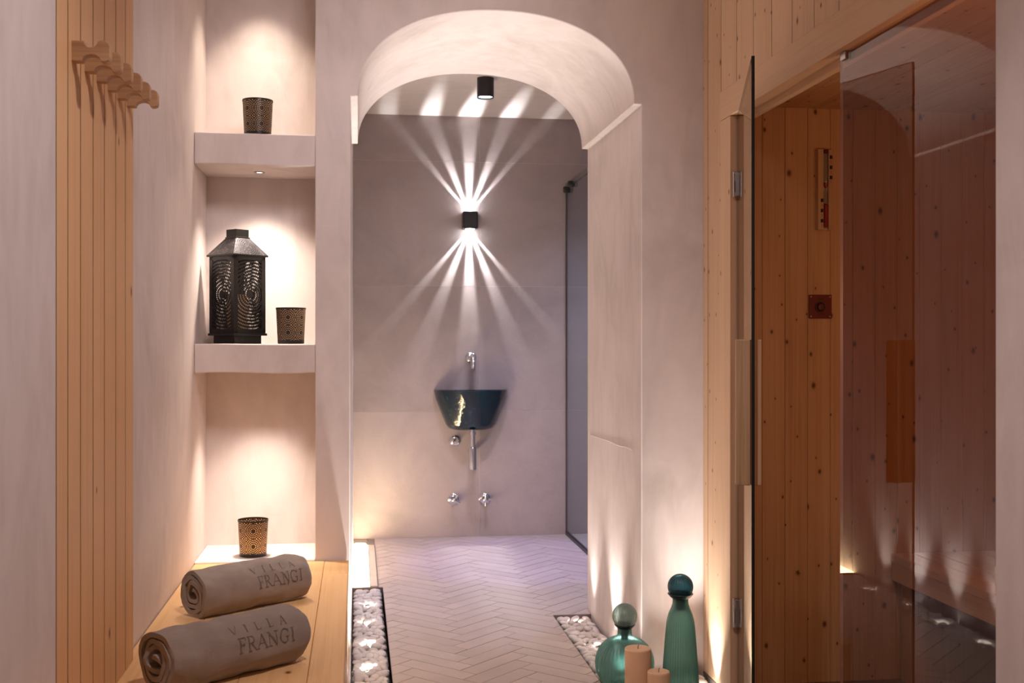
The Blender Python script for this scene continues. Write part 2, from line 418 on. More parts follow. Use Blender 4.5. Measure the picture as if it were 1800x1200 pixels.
# alcoves: back wall, two shelves, pale slab on the lowest level
alc = struct('wall_alcove', MB().box(XL, -.139, 4.12, YR, -.1, CEIL).box(XL, -.139, YF, YR, CEIL - .02, CEIL), M['plaster'], 'plaster back wall of the three lit alcoves')
def shelf_mb(z0, z1, sag):
    mb = MB(); n = 8
    xs = [XL + (-.139 - XL) * i / n for i in range(n + 1)]
    vs = []
    for y in (YF + .002, 4.125):
        for zt in (0, 1):
            for i, x in enumerate(xs):
                vs.append((x, y, (z1 if zt else z0) + (sag * math.sin(i * .8) if not zt else sag * .4 * math.sin(i * .6 + 1))))
    k = n + 1; fs = []
    for i in range(n):
        a = i; b = i + 1
        fs += [(a, b, k + b, k + a), (2 * k + b, 2 * k + a, 3 * k + a, 3 * k + b), (k + a, k + b, 3 * k + b, 3 * k + a), (b, a, 2 * k + a, 2 * k + b)]
    fs += [(0, k, 3 * k, 2 * k), (n, 2 * k + n, 3 * k + n, k + n)]
    return mb.add(vs, fs)
obj('shelf', shelf_mb(1.735, 1.84, .002), M['plaster'], alc, bevel=.004)
obj('shelf', shelf_mb(1.046, 1.142, .0025), M['plaster'], alc, bevel=.004)
obj('alcove_floor', MB().box(XL, -.139, YF - .006, 4.125, .30, .424), M['plaster_pale'], alc, bevel=.004)

# shower room
struct('wall_shower_left', MB().box(JL - .15, JL, YR, YB + .15, -.1, SCEIL), M['plaster_pale'], 'pale plaster wall washed by the floor light strip')
struct('wall_shower_right', MB().box(2.1, 2.25, YR, YB + .15, -.1, SCEIL), M['tile_wall'], 'tiled wall inside the shower')
struct('ceiling_shower', MB().box(JL - .15, 2.25, YR - .001, YB + .15, SCEIL, SCEIL + .1), M['plaster_pale'], 'plain plaster ceiling of the shower room')
wb = struct('wall_back', MB().box(JL - .15, 2.25, YB + .0011, YB + .15, -.1, SCEIL), M['grout_wall'], 'back wall of large square stone tiles')
zs = [0, .74, 1.476, 2.208, SCEIL]; xs = [JL, .716, 1.452, 2.1]
for i in range(4):
    for j in range(3):
        g = .0008
        o = obj('tile', MB().box(-(xs[j + 1] - xs[j]) / 2 + g, (xs[j + 1] - xs[j]) / 2 - g, 0, .012, -(zs[i + 1] - zs[i]) / 2 + g, (zs[i + 1] - zs[i]) / 2 - g), M['tile_wall'], wb,
                loc=((xs[j] + xs[j + 1]) / 2, YB + random.uniform(-.0003, .0003), (zs[i] + zs[i + 1]) / 2), bevel=.0005, seg=1)

# ------------------------------------------------------------------ floor: slab with two pebble trenches and a light trench, herringbone tiles
TLX0, TLX1, TLY1 = JL - .003, .118, 5.305      # trench along the bench
TRX0, TRY1 = .815, 4.665                       # trench along the right jamb
PY0 = 2.95                                     # pebbles run this far towards the viewer
mb = MB()
G = -.0035
mb.box(XL, 2.5, -1.6, 8, -.12, -.07)
mb.box(XL, JL - .03, -1.6, YR, -.07, G); mb.box(JL - .03, TRX0, -1.6, PY0, -.07, G); mb.box(TRX0, 2.5, -1.6, PY0, -.07, G)
mb.box(TLX1, TRX0, PY0, TRY1, -.07, G); mb.box(TLX1, 2.5, TRY1, TLY1, -.07, G); mb.box(.10, 2.5, TLY1, 6.75, -.07, G)
mb.box(JL - .1, .10, TLY1, 5.33, -.07, -.001); mb.box(.056, .10, 6.43, 6.75, -.07, -.001); mb.box(JL - .1, .056, 6.60, 6.75, -.07, -.001); mb.box(1.2, 2.5, PY0, TRY1, -.07, G)
floor = struct('floor', mb, M['grout'], 'stone floor of slim tiles laid in herringbone')

def clip(poly, x0, x1, y0, y1):
    for ax, lim, sgn in ((0, x0, 1), (0, x1, -1), (1, y0, 1), (1, y1, -1)):
        out = []
        for i, p in enumerate(poly):
            q = poly[(i + 1) % len(poly)]
            dp, dq = (p[ax] - lim) * sgn, (q[ax] - lim) * sgn
            if dp >= 0: out.append(p)
            if (dp > 0 > dq) or (dp < 0 < dq):
                k = dp / (dp - dq); out.append((p[0] + (q[0] - p[0]) * k, p[1] + (q[1] - p[1]) * k))
        poly = out
        if len(poly) < 3: return []
    return poly
def area(p):
    return abs(sum(p[i][0] * p[(i + 1) % len(p)][1] - p[(i + 1) % len(p)][0] * p[i][1] for i in range(len(p)))) / 2
e = .0015
REG = [(TLX1 + e, TRX0 - e, 2.0, TRY1), (TLX1 + e, JR, TRY1, YR), (TLX1 + e, 2.1, YR, TLY1), (.10, 2.1, TLY1, YB)]
WT, LT, J = .075, .30, .0016
q2 = math.sqrt(.5)
px, py = .356, 4.033
uo, vo = (px + py) * q2, (py - px) * q2 - WT
far_bits = MB(); ntile = 0
for rrow in range(-70, 70):
    for m in range(-12, 12):
        for kind in (0, 1):
            if kind == 0: u0, u1, v0, v1 = rrow * WT + 2 * LT * m, rrow * WT + 2 * LT * m + LT, rrow * WT, (rrow + 1) * WT
            else: u0, u1, v0, v1 = rrow * WT + LT + 2 * LT * m, rrow * WT + LT + WT + 2 * LT * m, (rrow + 1) * WT - LT, (rrow + 1) * WT
            cu, cv = uo + (u0 + u1) / 2, vo + (v0 + v1) / 2
            X, Y = (cu - cv) * q2, (cu + cv) * q2
            if not (-.1 < X < 2.3 and 1.8 < Y < 6.9): continue
            quad = [((u - v) * q2, (u + v) * q2) for u, v in ((uo + u0 + J, vo + v0 + J), (uo + u1 - J, vo + v0 + J), (uo + u1 - J, vo + v1 - J), (uo + u0 + J, vo + v1 - J))]
            pieces = [p for p in (clip(quad, *R) for R in REG) if p and area(p) > 4e-5]
            if not pieces: continue
            h = random.uniform(-.0004, .0004)
            far = Y < 2.9 or X > 1.3
            ang = PI / 4 if kind == 0 else -PI / 4
            ca, sa = math.cos(-ang), math.sin(-ang)
            mbt = far_bits if far else MB()
            for p in pieces:
                loc = p if far else [((x - X) * ca - (y - Y) * sa, (x - X) * sa + (y - Y) * ca) for x, y in p]
                mbt.prism(loc, -.012, h, 'z')
            if not far:
                obj('tile', mbt, M['tile_floor'], floor, loc=(X, Y, 0), rot=(0, 0, ang)); ntile += 1
if far_bits.v:
    tag(obj('tile_remainder', far_bits, M['tile_floor'], floor), kind='stuff')

# pebbles -----------------------------------------------------------
def pebble_mesh(seed):
    bm = bmesh.new(); bmesh.ops.create_icosphere(bm, subdivisions=2, radius=1)
    rn = random.Random(seed); o = Vector((rn.uniform(0, 50), rn.uniform(0, 50), rn.uniform(0, 50)))
    sx, sy, sz = 1.0, rn.uniform(.62, .9), rn.uniform(.42, .62)
    for v in bm.verts:
        k = 1 + .22 * noise.noise(v.co * .9 + o)
        v.co = Vector((v.co.x * sx, v.co.y * sy, v.co.z * sz)) * k
    me = bpy.data.meshes.new('pebble'); bm.to_mesh(me); bm.free(); me.shade_smooth(); me.materials.append(M['pebble'])
    return me
PEB = [pebble_mesh(i) for i in range(9)]
UPL = [(.045, 5.01), (.042, 4.69), (.045, 4.375), (.042, 4.065), (.045, 3.75)]
UPR = [(.905, 4.60), (.922, 4.20), (1.165, 3.665), (.900, 3.778), (1.06, 3.70)]
KEEP = [(x, y, .025) for x, y in UPL + UPR] + [(1.04, 3.55, .064), (.881, 3.66, .078), (.886, 3.50, .045), (.932, 3.42, .038)]
def pebble_bed(name, rects, label, see):
    bed = empty(name, (rects[0][0], rects[0][2], -.07), label=label, cat='pebbles')
    off = Vector(bed.location); rest = MB(); n = 0
    todo = []
    for (x0, x1, y0, y1) in rects:
        for layer, (zz, st) in enumerate(((-.050, .038), (-.034, .036), (-.0160, .0345))):
            ny = int((y1 - y0) / st); nx = max(1, int(round((x1 - x0) / st)))
            for a in range(ny):
                for b in range(nx):
                    x = x0 + (b + .5 + (.25 if a % 2 else -.25)) * (x1 - x0) / nx + random.uniform(-.006, .006); y = y0 + (a + .5) * (y1 - y0) / ny + random.uniform(-.006, .006)
                    r = random.uniform(.0175, .0275)
                    x = min(max(x, x0 + r * 1.12), x1 - r * 1.12); y = min(max(y, y0 + r * 1.12), y1 - r * 1.12)
                    if layer > 0 and any((x - kx) ** 2 + (y - ky) ** 2 < (kr + r * .55) ** 2 for kx, ky, kr in KEEP): continue
                    todo.append((layer, x, y, zz + random.uniform(-.006, .006), r))
    vis = sorted([p for p in todo if p[0] == 2 and see(p[1], p[2])], key=lambda p: p[2])[:295]
    vs = set(id(p) for p in vis)
    for p in todo:
        layer, x, y, z, r = p
        me = random.choice(PEB); rot = (random.gauss(0, .2), random.gauss(0, .2), random.uniform(0, 2 * PI))
        if id(p) in vs:
            o = bpy.data.objects.new('pebble', me); COL.objects.link(o); o.parent = bed
            o.location = Vector((x, y, z)) - off; o.rotation_euler = rot; o.scale = (r, r, r)
        else:
            mat = Matrix.LocRotScale(Vector((x, y, z)) - off, Matrix.Rotation(rot[2], 3, 'Z'), Vector((r, r, r)))
            rest.add([tuple(v.co) for v in me.vertices], [tuple(f.vertices) for f in me.polygons], 0, mat)
    o = tag(obj('pebble_filling', rest, M['pebble'], bed, smooth=180), kind='stuff')
    return bed
pebble_bed('pebble_strip', [(TLX0 + .004, TLX1 - .002, PY0, TLY1 - .004)], 'straight strip of pale pebbles between the bench and the herringbone floor', lambda x, y: y > 3.72)
pebble_bed('pebble_strip', [(TRX0 + .002, JR - .002, YF, TRY1 - .003), (TRX0 + .002, XR - .006, PY0, YF)], 'bed of pale pebbles under the teal bottles at the archway corner', lambda x, y: y > 3.45)
obj('trench_edge', MB().box(TLX1, TLX1 + .0012, PY0, TLY1, -.06, .0005).box(JL, TLX1, TLY1 - .001, TLY1 + .0015, -.06, .0005)
    .box(TRX0 - .0012, TRX0, PY0, TRY1, -.06, .0005).box(TRX0, JR, TRY1 - .001, TRY1 + .0015, -.06, .0005), M['grout'], floor)

ordn = ['farthest', 'second', 'third', 'fourth', 'fifth']
def ground_spot(x, y, tgt, energy, label, cone=46, group=None, col=LED):
    t_ = empty('ground_spotlight', (x, y, -.07), label=label, cat='spotlight', group=group)
    obj('housing', MB().lathe([(.020, 0), (.020, .026), (.022, .029), (.022, .033), (.018, .033), (.018, .030)], 20, cap1=False), M['steel'], t_, smooth=40)
    obj('lens', MB().lathe([(.0178, .0275), (.0170, .030), (.006, .0315)], 20), M['lens_warm'], t_, smooth=60)
    lamp('ground_lamp', 'SPOT', (0, 0, .0365), energy, col, None, .012, cone, 1, t_).rotation_euler = (Vector(tgt) - Vector((x, y, -.008))).to_track_quat('-Z', 'Y').to_euler()
    lamp('ground_glow', 'POINT', (0, 0, .0355), energy * .008, col, None, .012, parent=t_)
for i, (x, y) in enumerate(UPL):
    ground_spot(x, y, (x - .02, y, 2.0), 23, 'small ground spotlight sunk in the pebble strip beside the bench, %s from the shower' % ('first', 'second', 'third', 'fourth', 'fifth')[i], 62, 'ground spotlights in the pebble strips')
for i, (x, y) in enumerate(UPR):
    ground_spot(x, y, (x + .018, y, 2.0), (8, 19, 20, 6, 7)[i], ('ground spotlight in the pebbles at the shower end of the archway reveal', 'ground spotlight in the pebbles halfway along the archway reveal', 'ground spotlight in the pebbles shining up the sauna planks', 'ground spotlight in the pebbles glowing behind the round teal bottle', 'ground spotlight in the pebbles glowing behind the tall teal bottle')[i], 62, 'ground spotlights in the pebble strips')

# light strip in the floor along the shower wall, with a slim tiled drain cover
ls = empty('floor_light_strip', (0, 5.335, -.07), label='glowing light strip let into the floor along the shower wall', cat='light strip')
obj('channel', MB().box(JL, .058, 0, 1.26, .0, .045), M['plaster_pale'], ls)
dp = [(-.018, .045), (.050, .045), (.050, .068), (.040, .074), (-.010, .074), (-.018, .068)]
obj('diffuser', MB().prism([(x, z) for x, z in dp], .004, 1.13, 'y'), M['led'], ls)
dc = empty('drain_cover', (.079, 5.335, -.07), label='slim tiled drain cover between light strip and floor tiles', cat='drain cover')
obj('channel', MB().box(-.019, .019, 0, 1.08, 0, .05), M['black'], dc)
obj('cover', MB().box(-.0165, .0165, .0, 1.078, .05, .0715), M['tile_floor'], dc, bevel=.001)
obj('frame', MB().box(-.0205, -.0185, 0, 1.08, .0, .072).box(.0185, .0205, 0, 1.08, .0, .072), M['steel'], dc)

# ------------------------------------------------------------------ bench
bench = empty('bench', (0, 0, 0), label='long built-in pine bench against the plaster wall', cat='bench')
BT = .418
bx = [XL + .002, -.40, -.255, -.108]
for a, b in zip(bx, bx[1:]):
    y0 = 2.016 if a < -.5 else .19
    plank(bench, ((a + b) / 2, (y0 + 3.81) / 2, BT), b - a - .0008, .035, 3.81 - y0, 'pine_bench', R_UP_Y, .0012)
plank(bench, (-.068, (3.593 + .19) / 2, BT), .0792, .035, 3.593 - .19, 'pine_bench', R_UP_Y, .002)
plank(bench, (-.068, (3.594 + 3.81) / 2, BT), .0792, .035, .215, 'pine_bench', R_UP_Y, .002)
plank(bench, ((XL + .0225 - .40) / 2, (.19 + 2.013) / 2, BT), -.40 - XL - .0235, .035, 2.013 - .19, 'pine_bench', R_UP_Y, .0012)
obj('apron', MB().box(-.045, -.031, .19, 3.81, .0, BT - .035), M['pine_bench'], bench)
obj('end_panel', MB().box(XL + .024, -.046, .19, .21, .0, BT - .035), M['pine_bench'], bench)

# ------------------------------------------------------------------ coat rack on the left wall
rack = empty('coat_rack', (XL, 2.35, BT), label='tall panel of vertical pine boards carrying six wooden hooks', cat='coat rack')
yb = [2.016, 2.094, 2.187, 2.287, 2.387, 2.495, 2.596, 2.686]
for a, b in zip(yb, yb[1:]):
    plank(rack, (.022, (a + b) / 2 - 2.35, (CEIL - BT) / 2 - .003), b - a - .0055, .021, CEIL - BT - .008, 'pine', R_PX, .0012, cut=.010)
obj('dark_backing', MB().box(.0005, .007, -.333, .335, .0, CEIL - BT - .008), M['oak_hook'], rack)  # dark sheet added so the gaps between the boards look shaded
def hook_mb():
    L, hgt, w_ = .068, .0185, .0115
    up, n = [], 12
    up.append((0, hgt))
    up.append((.015, hgt)); up.append((.018, hgt))
    for i in range(n + 1):
        a = PI * i / n
        up.append((.034 - .0115 * math.cos(a), hgt - .0115 * math.sin(a)))
    up += [(.047, hgt), (.051, hgt + .0018), (.060, hgt + .0008), (.065, hgt - .002), (.0672, hgt - .008)]
    lo = [(0, -hgt), (.016, -hgt), (.0175, -hgt)] + [(.035 - .0165 * math.cos(PI * i / n), -hgt + .0125 * math.sin(PI * i / n)) for i in range(n + 1)]
    lo += [(.053, -hgt), (.060, -hgt), (.0655, -hgt + .003), (.0672, -hgt + .008)]
    lo = lo[::-1]
    return MB().prism((lo + up[::-1]) if False else [(x, z) for x, z in (up + lo)][::-1], -w_, w_, 'y')
hm = hook_mb().mesh('hook', M['oak_hook'])
# grain along the hook's length: rotate the mesh so its length is local Z
hm.transform(Matrix.Rotation(-PI / 2, 4, 'Y'))
for i in range(6):
    y = 2.130 + .0985 * i
    o = obj('hook', hm, None, rack, bevel=.0016, seg=1, loc=(.021, y - 2.35, 1.674 + .004 * i - BT), rot=(0, PI / 2, 0))

# ------------------------------------------------------------------ rolled towels
GL = {  # serif strokes on a unit-height letter: (thickness, points)
    'V': (.86, [(.11, [(.05, 1), (.43, 0)]), (.045, [(.43, 0), (.80, 1)]), (.05, [(-.04, .98), (.20, .98)]), (.05, [(.68, .98), (.90, .98)])]),
    'I': (.42, [(.11, [(.21, 0), (.21, 1)]), (.05, [(.06, .98), (.36, .98)]), (.05, [(.06, .02), (.36, .02)])]),
    'L': (.66, [(.11, [(.20, 0), (.20, 1)]), (.05, [(.05, .98), (.36, .98)]), (.05, [(.05, .02), (.62, .02)]), (.05, [(.62, 0), (.64, .24)])]),
    'A': (.84, [(.045, [(.06, 0), (.42, 1)]), (.11, [(.42, 1), (.78, 0)]), (.045, [(.19, .34), (.66, .34)]), (.05, [(-.06, .02), (.18, .02)]), (.05, [(.64, .02), (.92, .02)])]),
    'F': (.68, [(.11, [(.20, 0), (.20, 1)]), (.05, [(.05, .98), (.62, .98)]), (.05, [(.62, 1), (.63, .78)]), (.05, [(.20, .52), (.50, .52)]), (.05, [(.50, .40), (.50, .64)]), (.05, [(.05, .02), (.36, .02)])]),
    'R': (.82, [(.11, [(.20, 0), (.20, 1)]), (.05, [(.05, .98), (.42, .98)]), (.08, [(.42, .98), (.58, .92), (.63, .75), (.58, .58), (.42, .50), (.20, .50)]), (.10, [(.40, .50), (.74, .02)]), (.05, [(.68, .02), (.88, .02)]), (.05, [(.05, .02), (.36, .02)])]),
    'N': (.92, [(.045, [(.17, 0), (.17, 1)]), (.11, [(.15, 1), (.74, 0)]), (.045, [(.74, 0), (.74, 1)]), (.05, [(.0, .98), (.20, .98)]), (.05, [(.04, .02), (.32, .02)]), (.05, [(.60, .98), (.90, .98)])]),
    'G': (.92, [(.09, [(.78, .80), (.66, .94), (.48, 1.0), (.27, .93), (.12, .72), (.09, .5), (.13, .26), (.28, .07), (.50, .0), (.66, .04), (.76, .12)]), (.10, [(.75, .06), (.75, .42)]), (.05, [(.60, .42), (.88, .42)]), (.05, [(.79, .72), (.80, 1.0)])]),
}
def towel(centre, az, label, seed, phase, length=.35, R=.064):
    rn = random.Random(seed)
    root = empty('rolled_towel', centre, az, label=label, cat='towel', group='rolled towels on the bench')
    turns, n = 3.4, 170
    prof = []
    for i in range(n + 1):
        k = i / n; th = phase - 2 * PI * turns * (1 - k)
        r = R * (.20 + .80 * k ** .85)
        r *= 1 + .05 * math.sin(th * 2 + seed) * (1 - k * .5) + .055 * math.sin(th * 3.3 + 1.7 * seed) * (1 - k)
        prof.append((th, r))
    T = .0056
    ns = 36
    mb = MB(); rows = []
    def surf(s, th, r):
        end = min(s, 1 - s) * length
        pinch = 1 - .10 * math.exp(-(length * (1 - s)) / .02) - .03 * math.exp(-end / .015)
        wob = .0028 * noise.noise(Vector((s * 9, math.cos(th) * 1.6, math.sin(th) * 1.6 + seed))) + .0024 * noise.noise(Vector((s * 4 + math.cos(th) * 3, math.sin(th) * 5, seed * 3)))
        fold = .0050 * noise.noise(Vector((s * 7 + th * .9, th * 1.1 - s * 3, seed * 1.3))) + .0032 * abs(noise.noise(Vector((s * 15 - math.cos(th) * 2, math.sin(th) * 2.5 + s * 5, seed * .7))))
        rr_ = (r + (wob + fold) * (r / R)) * pinch
        y = rr_ * math.cos(th) * 1.05; z = rr_ * math.sin(th) * .97
        ax = (s - .5) * length + (.016 * noise.noise(Vector((th * .45, seed, 0))) if s in (0, 1) else 0)
        return Vector((ax, y, z + R * .97))
    idx = 0; ring = 2 * (n + 1)
    for j in range(ns + 1):
        s = j / ns
        for side in (1, -1):
            for th, r in prof:
                p = surf(s, th, r + side * T)
                p.z = max(p.z, .0012)
                mb.v.append(tuple(p))
    for j in range(ns):
        for side in (0, 1):
            for i in range(n):
                a = j * ring + side * (n + 1) + i; b = a + 1; c = b + ring; d = a + ring
                mb.f.append((a, d, c, b) if side == 0 else (a, b, c, d)); mb.mi.append(0)
        for i in (0, n):
            a = j * ring + i; b = a + n + 1
            mb.f.append((a, b, b + ring, a + ring) if i == 0 else (b, a, a + ring, b + ring)); mb.mi.append(0)
    for j in (0, ns):
        for i in range(n):
            a = j * ring + i; b = a + 1; c = b + n + 1; d = a + n + 1
            mb.f.append((a, b, c, d) if j == 0 else (d, c, b, a)); mb.mi.append(0)
    obj('cloth', mb, M['towel'], root, smooth=60)
    # embroidered lettering: letters run along the roll, upright towards the top of the roll
    def letters(text, s0, th0, h, track):
        tb = MB(); x = 0
        for ch in text:
            adv, strokes = GL[ch]
            for wd, P in strokes:
                for (ax, ay), (bx_, by) in zip(P, P[1:]):
                    dx, dy = bx_ - ax, by - ay; ln = math.hypot(dx, dy) or 1
                    nx, ny = -dy / ln * wd / 2, dx / ln * wd / 2
                    m = max(1, int(ln / .12)); base = len(tb.v)
                    for q in range(m + 1):
                        f = q / m
                        for sg in (1, -1):
                            gx, gy = x + ax + dx * f + nx * sg, ay + dy * f + ny * sg
                            s = s0 + gx * h / length; th = th0 - gy * h / R
                            # outer layer follows the roll: outermost radius at this angle
                            k = 1 - ((phase - th) % (2 * PI)) / (2 * PI * turns)
                            r = R * (.20 + .80 * k ** .85); tt = phase - 2 * PI * turns * (1 - k)
                            r *= 1 + .05 * math.sin(tt * 2 + seed) * (1 - k * .5) + .055 * math.sin(tt * 3.3 + 1.7 * seed) * (1 - k)
                            tb.v.append(tuple(surf(min(max(s, .001), .999), tt, r + T + .0009)))
                    for q in range(m):
                        a = base + 2 * q; tb.f.append((a, a + 1, a + 3, a + 2)); tb.mi.append(0)
            x += adv + track
        return tb
    FA = -PI   # letters face local -Y (towards the viewer)
    l1 = letters('VILLA', .43, -PI - .62 + 0, .020, .92); l2 = letters('FRANGI', .45, -PI + .02, .031, .06)
    tb = MB(); tb.add(l1.v, l1.f); tb.add(l2.v, l2.f)
    tag(obj('lettering', tb, M['thread'], root), label='dark embroidered VILLA FRANGI lettering')
    return root
towel((-.300, 3.192, BT), math.radians(40.5), 'taupe rolled towel nearer the alcoves, lying on the bench', 1, -1.95)
towel((-.284, 2.545, BT), math.radians(39.2), 'taupe rolled towel at the front of the bench, cropped by the picture edge', 5, -2.0)

# ------------------------------------------------------------------ pierced cups and lantern in the alcoves
def cup(x, y, z, label, lit=False, rz=0.0):
    c = empty('candle_cup', (x, y, z), rz, label=label, cat='candle holder', group='pierced metal candle cups')
    def wall(r0, r1, z0, z1, n=48):
        mb = MB().lathe([(r0, z0), ((r0 + r1) / 2, (z0 + z1) / 2), (r1, z1)], n, cap0=False, cap1=False)
        return mb
    for nm, dr, mat in (('shell', 0, 'cup_out'),):
        me = wall(.0450 + dr, .0500 + dr, .012, .118).mesh(nm, M[mat], 60)
        uvl = me.uv_layers.new(name='UVMap')
        per = .053 * 6
        for p in me.polygons:
            us = [math.atan2(me.vertices[i].co.y, me.vertices[i].co.x) / (2 * PI) % 1.0 for i in p.vertices]
            if max(us) - min(us) > .5: us = [u + 1 if u < .5 else u for u in us]
            for li, u, i in zip(p.loop_indices, us, p.vertices):
                uvl.data[li].uv = (u * per, me.vertices[i].co.z - .012 + .0)
        obj(nm, me, None, c)
    obj('rim', MB().lathe([(.0497, .1175), (.0512, .1175), (.0512, .1235), (.0497, .1235), (.0497, .1175)], 48, cap0=False, cap1=False), M['lantern_black'], c, smooth=40)
    obj('base', MB().lathe([(.0425, 0), (.0448, .002), (.0455, .0125), (.0440, .0125), (.042, .004)], 48), M['lantern_black'], c, smooth=40)
    if lit:
        tl = empty('tealight', (x, y, z + .0045), label='lit tealight glowing inside the lowest pierced cup', cat='candle')
        obj('wax', MB().lathe([(.019, 0), (.0195, .012), (.018, .014), (.004, .0135)], 24), M['wax'], tl, smooth=40)
        obj('flame', MB().lathe([(.001, .015), (.0035, .019), (.0042, .024), (.0025, .032), (.0004, .040)], 12), M['flame'], tl, smooth=80)
        lamp('candle_light', 'POINT', (0, 0, .030), .35, (1, .6, .28), None, .006, parent=tl)
    return c
cup(-.333, 3.885, 1.840, 'dark pierced metal candle cup alone on the top shelf', rz=.35)
cup(-.225, 3.925, 1.142, 'dark pierced metal candle cup beside the black lantern', rz=.9)
cup(-.350, 3.905, .424, 'glowing pierced metal candle cup in the lowest alcove', True, rz=.1)

lan = empty('lantern', (-.408, 3.968, 1.142), math.radians(-46.5), label='black pierced metal lantern with pyramid roof in the middle alcove', cat='lantern')
h = .067
obj('foot', MB().box(-.057, .057, -.057, .057, 0, .030), M['lantern_black'], lan, bevel=.001)
obj('floor_plate', MB().box(-h - .004, h + .004, -h - .004, h + .004, .028, .036), M['lantern_black'], lan, bevel=.001)
fr = MB()
for sx in (-1, 1):
    for sy in (-1, 1):
        fr.box(min(sx * h, sx * (h - .017)), max(sx * h, sx * (h - .017)), min(sy * h, sy * (h - .017)), max(sy * h, sy * (h - .017)), .036, .300)
fr.box(-h, h, -h, -h + .004, .036, .050).box(-h, h, h - .004, h, .036, .050).box(-h, -h + .004, -h, h, .036, .050).box(h - .004, h, -h, h, .036, .050)
fr.box(-h, h, -h, -h + .004, .286, .300).box(-h, h, h - .004, h, .286, .300).box(-h, -h + .004, -h, h, .286, .300).box(h - .004, h, -h, h, .286, .300)
obj('frame', fr, M['lantern_black'], lan)
def uv_quad(name, P, UV, mat, parent):
    me = MB().add(P, [(0, 1, 2, 3)]).mesh(name, M[mat]); uvl = me.uv_layers.new(name='UVMap')
    for li, uv in zip(me.polygons[0].loop_indices, UV): uvl.data[li].uv = uv
    o = obj(name, me, None, parent); so = o.modifiers.new('thickness', 'SOLIDIFY'); so.thickness = .0008; so.offset = -1
    return o
for k in range(4):
    a = k * PI / 2; rm = Matrix.Rotation(a, 3, 'Z'); w2 = h - .008
    P = [tuple(rm @ Vector(p)) for p in ((-w2, -h + .001, .046), (w2, -h + .001, .046), (w2, -h + .001, .290), (-w2, -h + .001, .290))]
    uv_quad('side_panel', P, [(.06 - w2, 0), (.06 + w2, 0), (.06 + w2, .244), (.06 - w2, .244)], 'lantern_side', lan)
    hb, ht = h + .006, .029
    P = [tuple(rm @ Vector(p)) for p in ((-hb, -hb, .304), (hb, -hb, .304), (ht, -ht, .362), (-ht, -ht, .362))]
    uv_quad('roof_panel', P, [(.0375 - hb, 0), (.0375 + hb, 0), (.0375 + ht, .07), (.0375 - ht, .07)], 'lantern_roof_lit', lan)
obj('roof_edge', MB().box(-h - .007, h + .007, -h - .007, h + .007, .298, .304), M['lantern_black'], lan, bevel=.001)
obj('cap', MB().box(-.027, .027, -.027, .027, .360, .392).box(-.030, .030, -.030, .030, .362, .366), M['lantern_black'], lan, bevel=.001)
obj('carrying_ring', MB().tube([(-.036 - .020 * math.sin(a) , -.002 + .001 * a, .352 + .020 * math.cos(a)) for a in [2 * PI * i / 20 * .5 for i in range(21)]], .0016, 8), M['lantern_black'], lan, smooth=60)
lc = empty('pillar_candle', (-.408, 3.968, 1.178), label='amber candle standing inside the black lantern', cat='candle')
obj('wax', MB().lathe([(.034, 0), (.034, .128), (.031, .132), (.012, .128)], 32), M['wax'], lc, smooth=40)
obj('wick', MB().tube([(0, 0, .128), (.001, 0, .138)], .001, 6), M['wick'], lc)

dl = empty('downlight', (-.334, 3.97, 1.735), label='small recessed downlight in the ceiling of the middle alcove', cat='downlight')
obj('ring', MB().lathe([(.0125, -.0035), (.0175, -.0035), (.0185, .003), (.0115, .003)], 28, cap0=False, cap1=False), M['steel'], dl, smooth=40)
obj('lens', MB().lathe([(.0118, -.0015), (.0118, .002)], 24), M['lens_warm'], dl)

# ------------------------------------------------------------------ shower fittings
SX = .654
sc = empty('wall_sconce', (SX, YB, 1.858), label='square black wall sconce throwing white rays up and down', cat='wall light')
obj('housing', MB().box(-.044, .044, -.094, 0, -.050, .050), M['black'], sc, bevel=.008)
for sg in (1, -1):
    mt = Matrix.Translation((0, -.047, sg * .0495)) @ (Matrix.Identity(4) if sg > 0 else Matrix.Rotation(PI, 4, 'X'))
    obj('lens', MB().lathe([(.026, 0), (.026, .0015), (.020, .003)], 24, mat=mt), M['lens'], sc, smooth=60)
def beam(deg, sg, energy, wd):
    d = bpy.data.lights.new('sconce_beam', 'SPOT'); d.energy = energy; d.color = (.97, .98, 1); d.spot_size = math.radians(124); d.spot_blend = .6; d.shadow_soft_size = .007
    o = bpy.data.objects.new('sconce_beam', d); COL.objects.link(o); o.parent = sc
    o.location = (.012 * math.sin(math.radians(deg)), -.046, sg * .056)
    a = math.radians(deg); dz = Vector((math.sin(a), 0, sg * math.cos(a)))
    zax = -dz; yax = Vector((0, 1, 0)); xax = yax.cross(zax)
    o.rotation_euler = rot_from(xax, yax, zax)
    o.scale = (wd, 1, 1)
for deg, e_, wd in ((-40, 10, .042), (-22, 18, .062), (0, 28, .08), (22, 18, .062), (40, 9, .038)):
    beam(deg, 1, e_ * .78, wd); beam(deg, -1, e_, wd)
lamp('sconce_glow', 'POINT', (0, -.046, .066), .10, (.95, .97, 1), None, .01, parent=sc)
lamp('sconce_glow', 'POINT', (0, -.046, -.066), .10, (.95, .97, 1), None, .01, parent=sc)

cs = empty('ceiling_spotlight', (.64, 5.64, SCEIL), label='black cylinder spotlight on the shower ceiling', cat='ceiling light')
obj('housing', MB().lathe([(.0365, -.092), (.0425, -.100), (.0425, 0)], 40, cap0=False), M['black'], cs, smooth=35)
obj('lens', MB().lathe([(.005, -.0925), (.0365, -.0915), (.0365, -.088)], 32), M['lens'], cs, smooth=35)

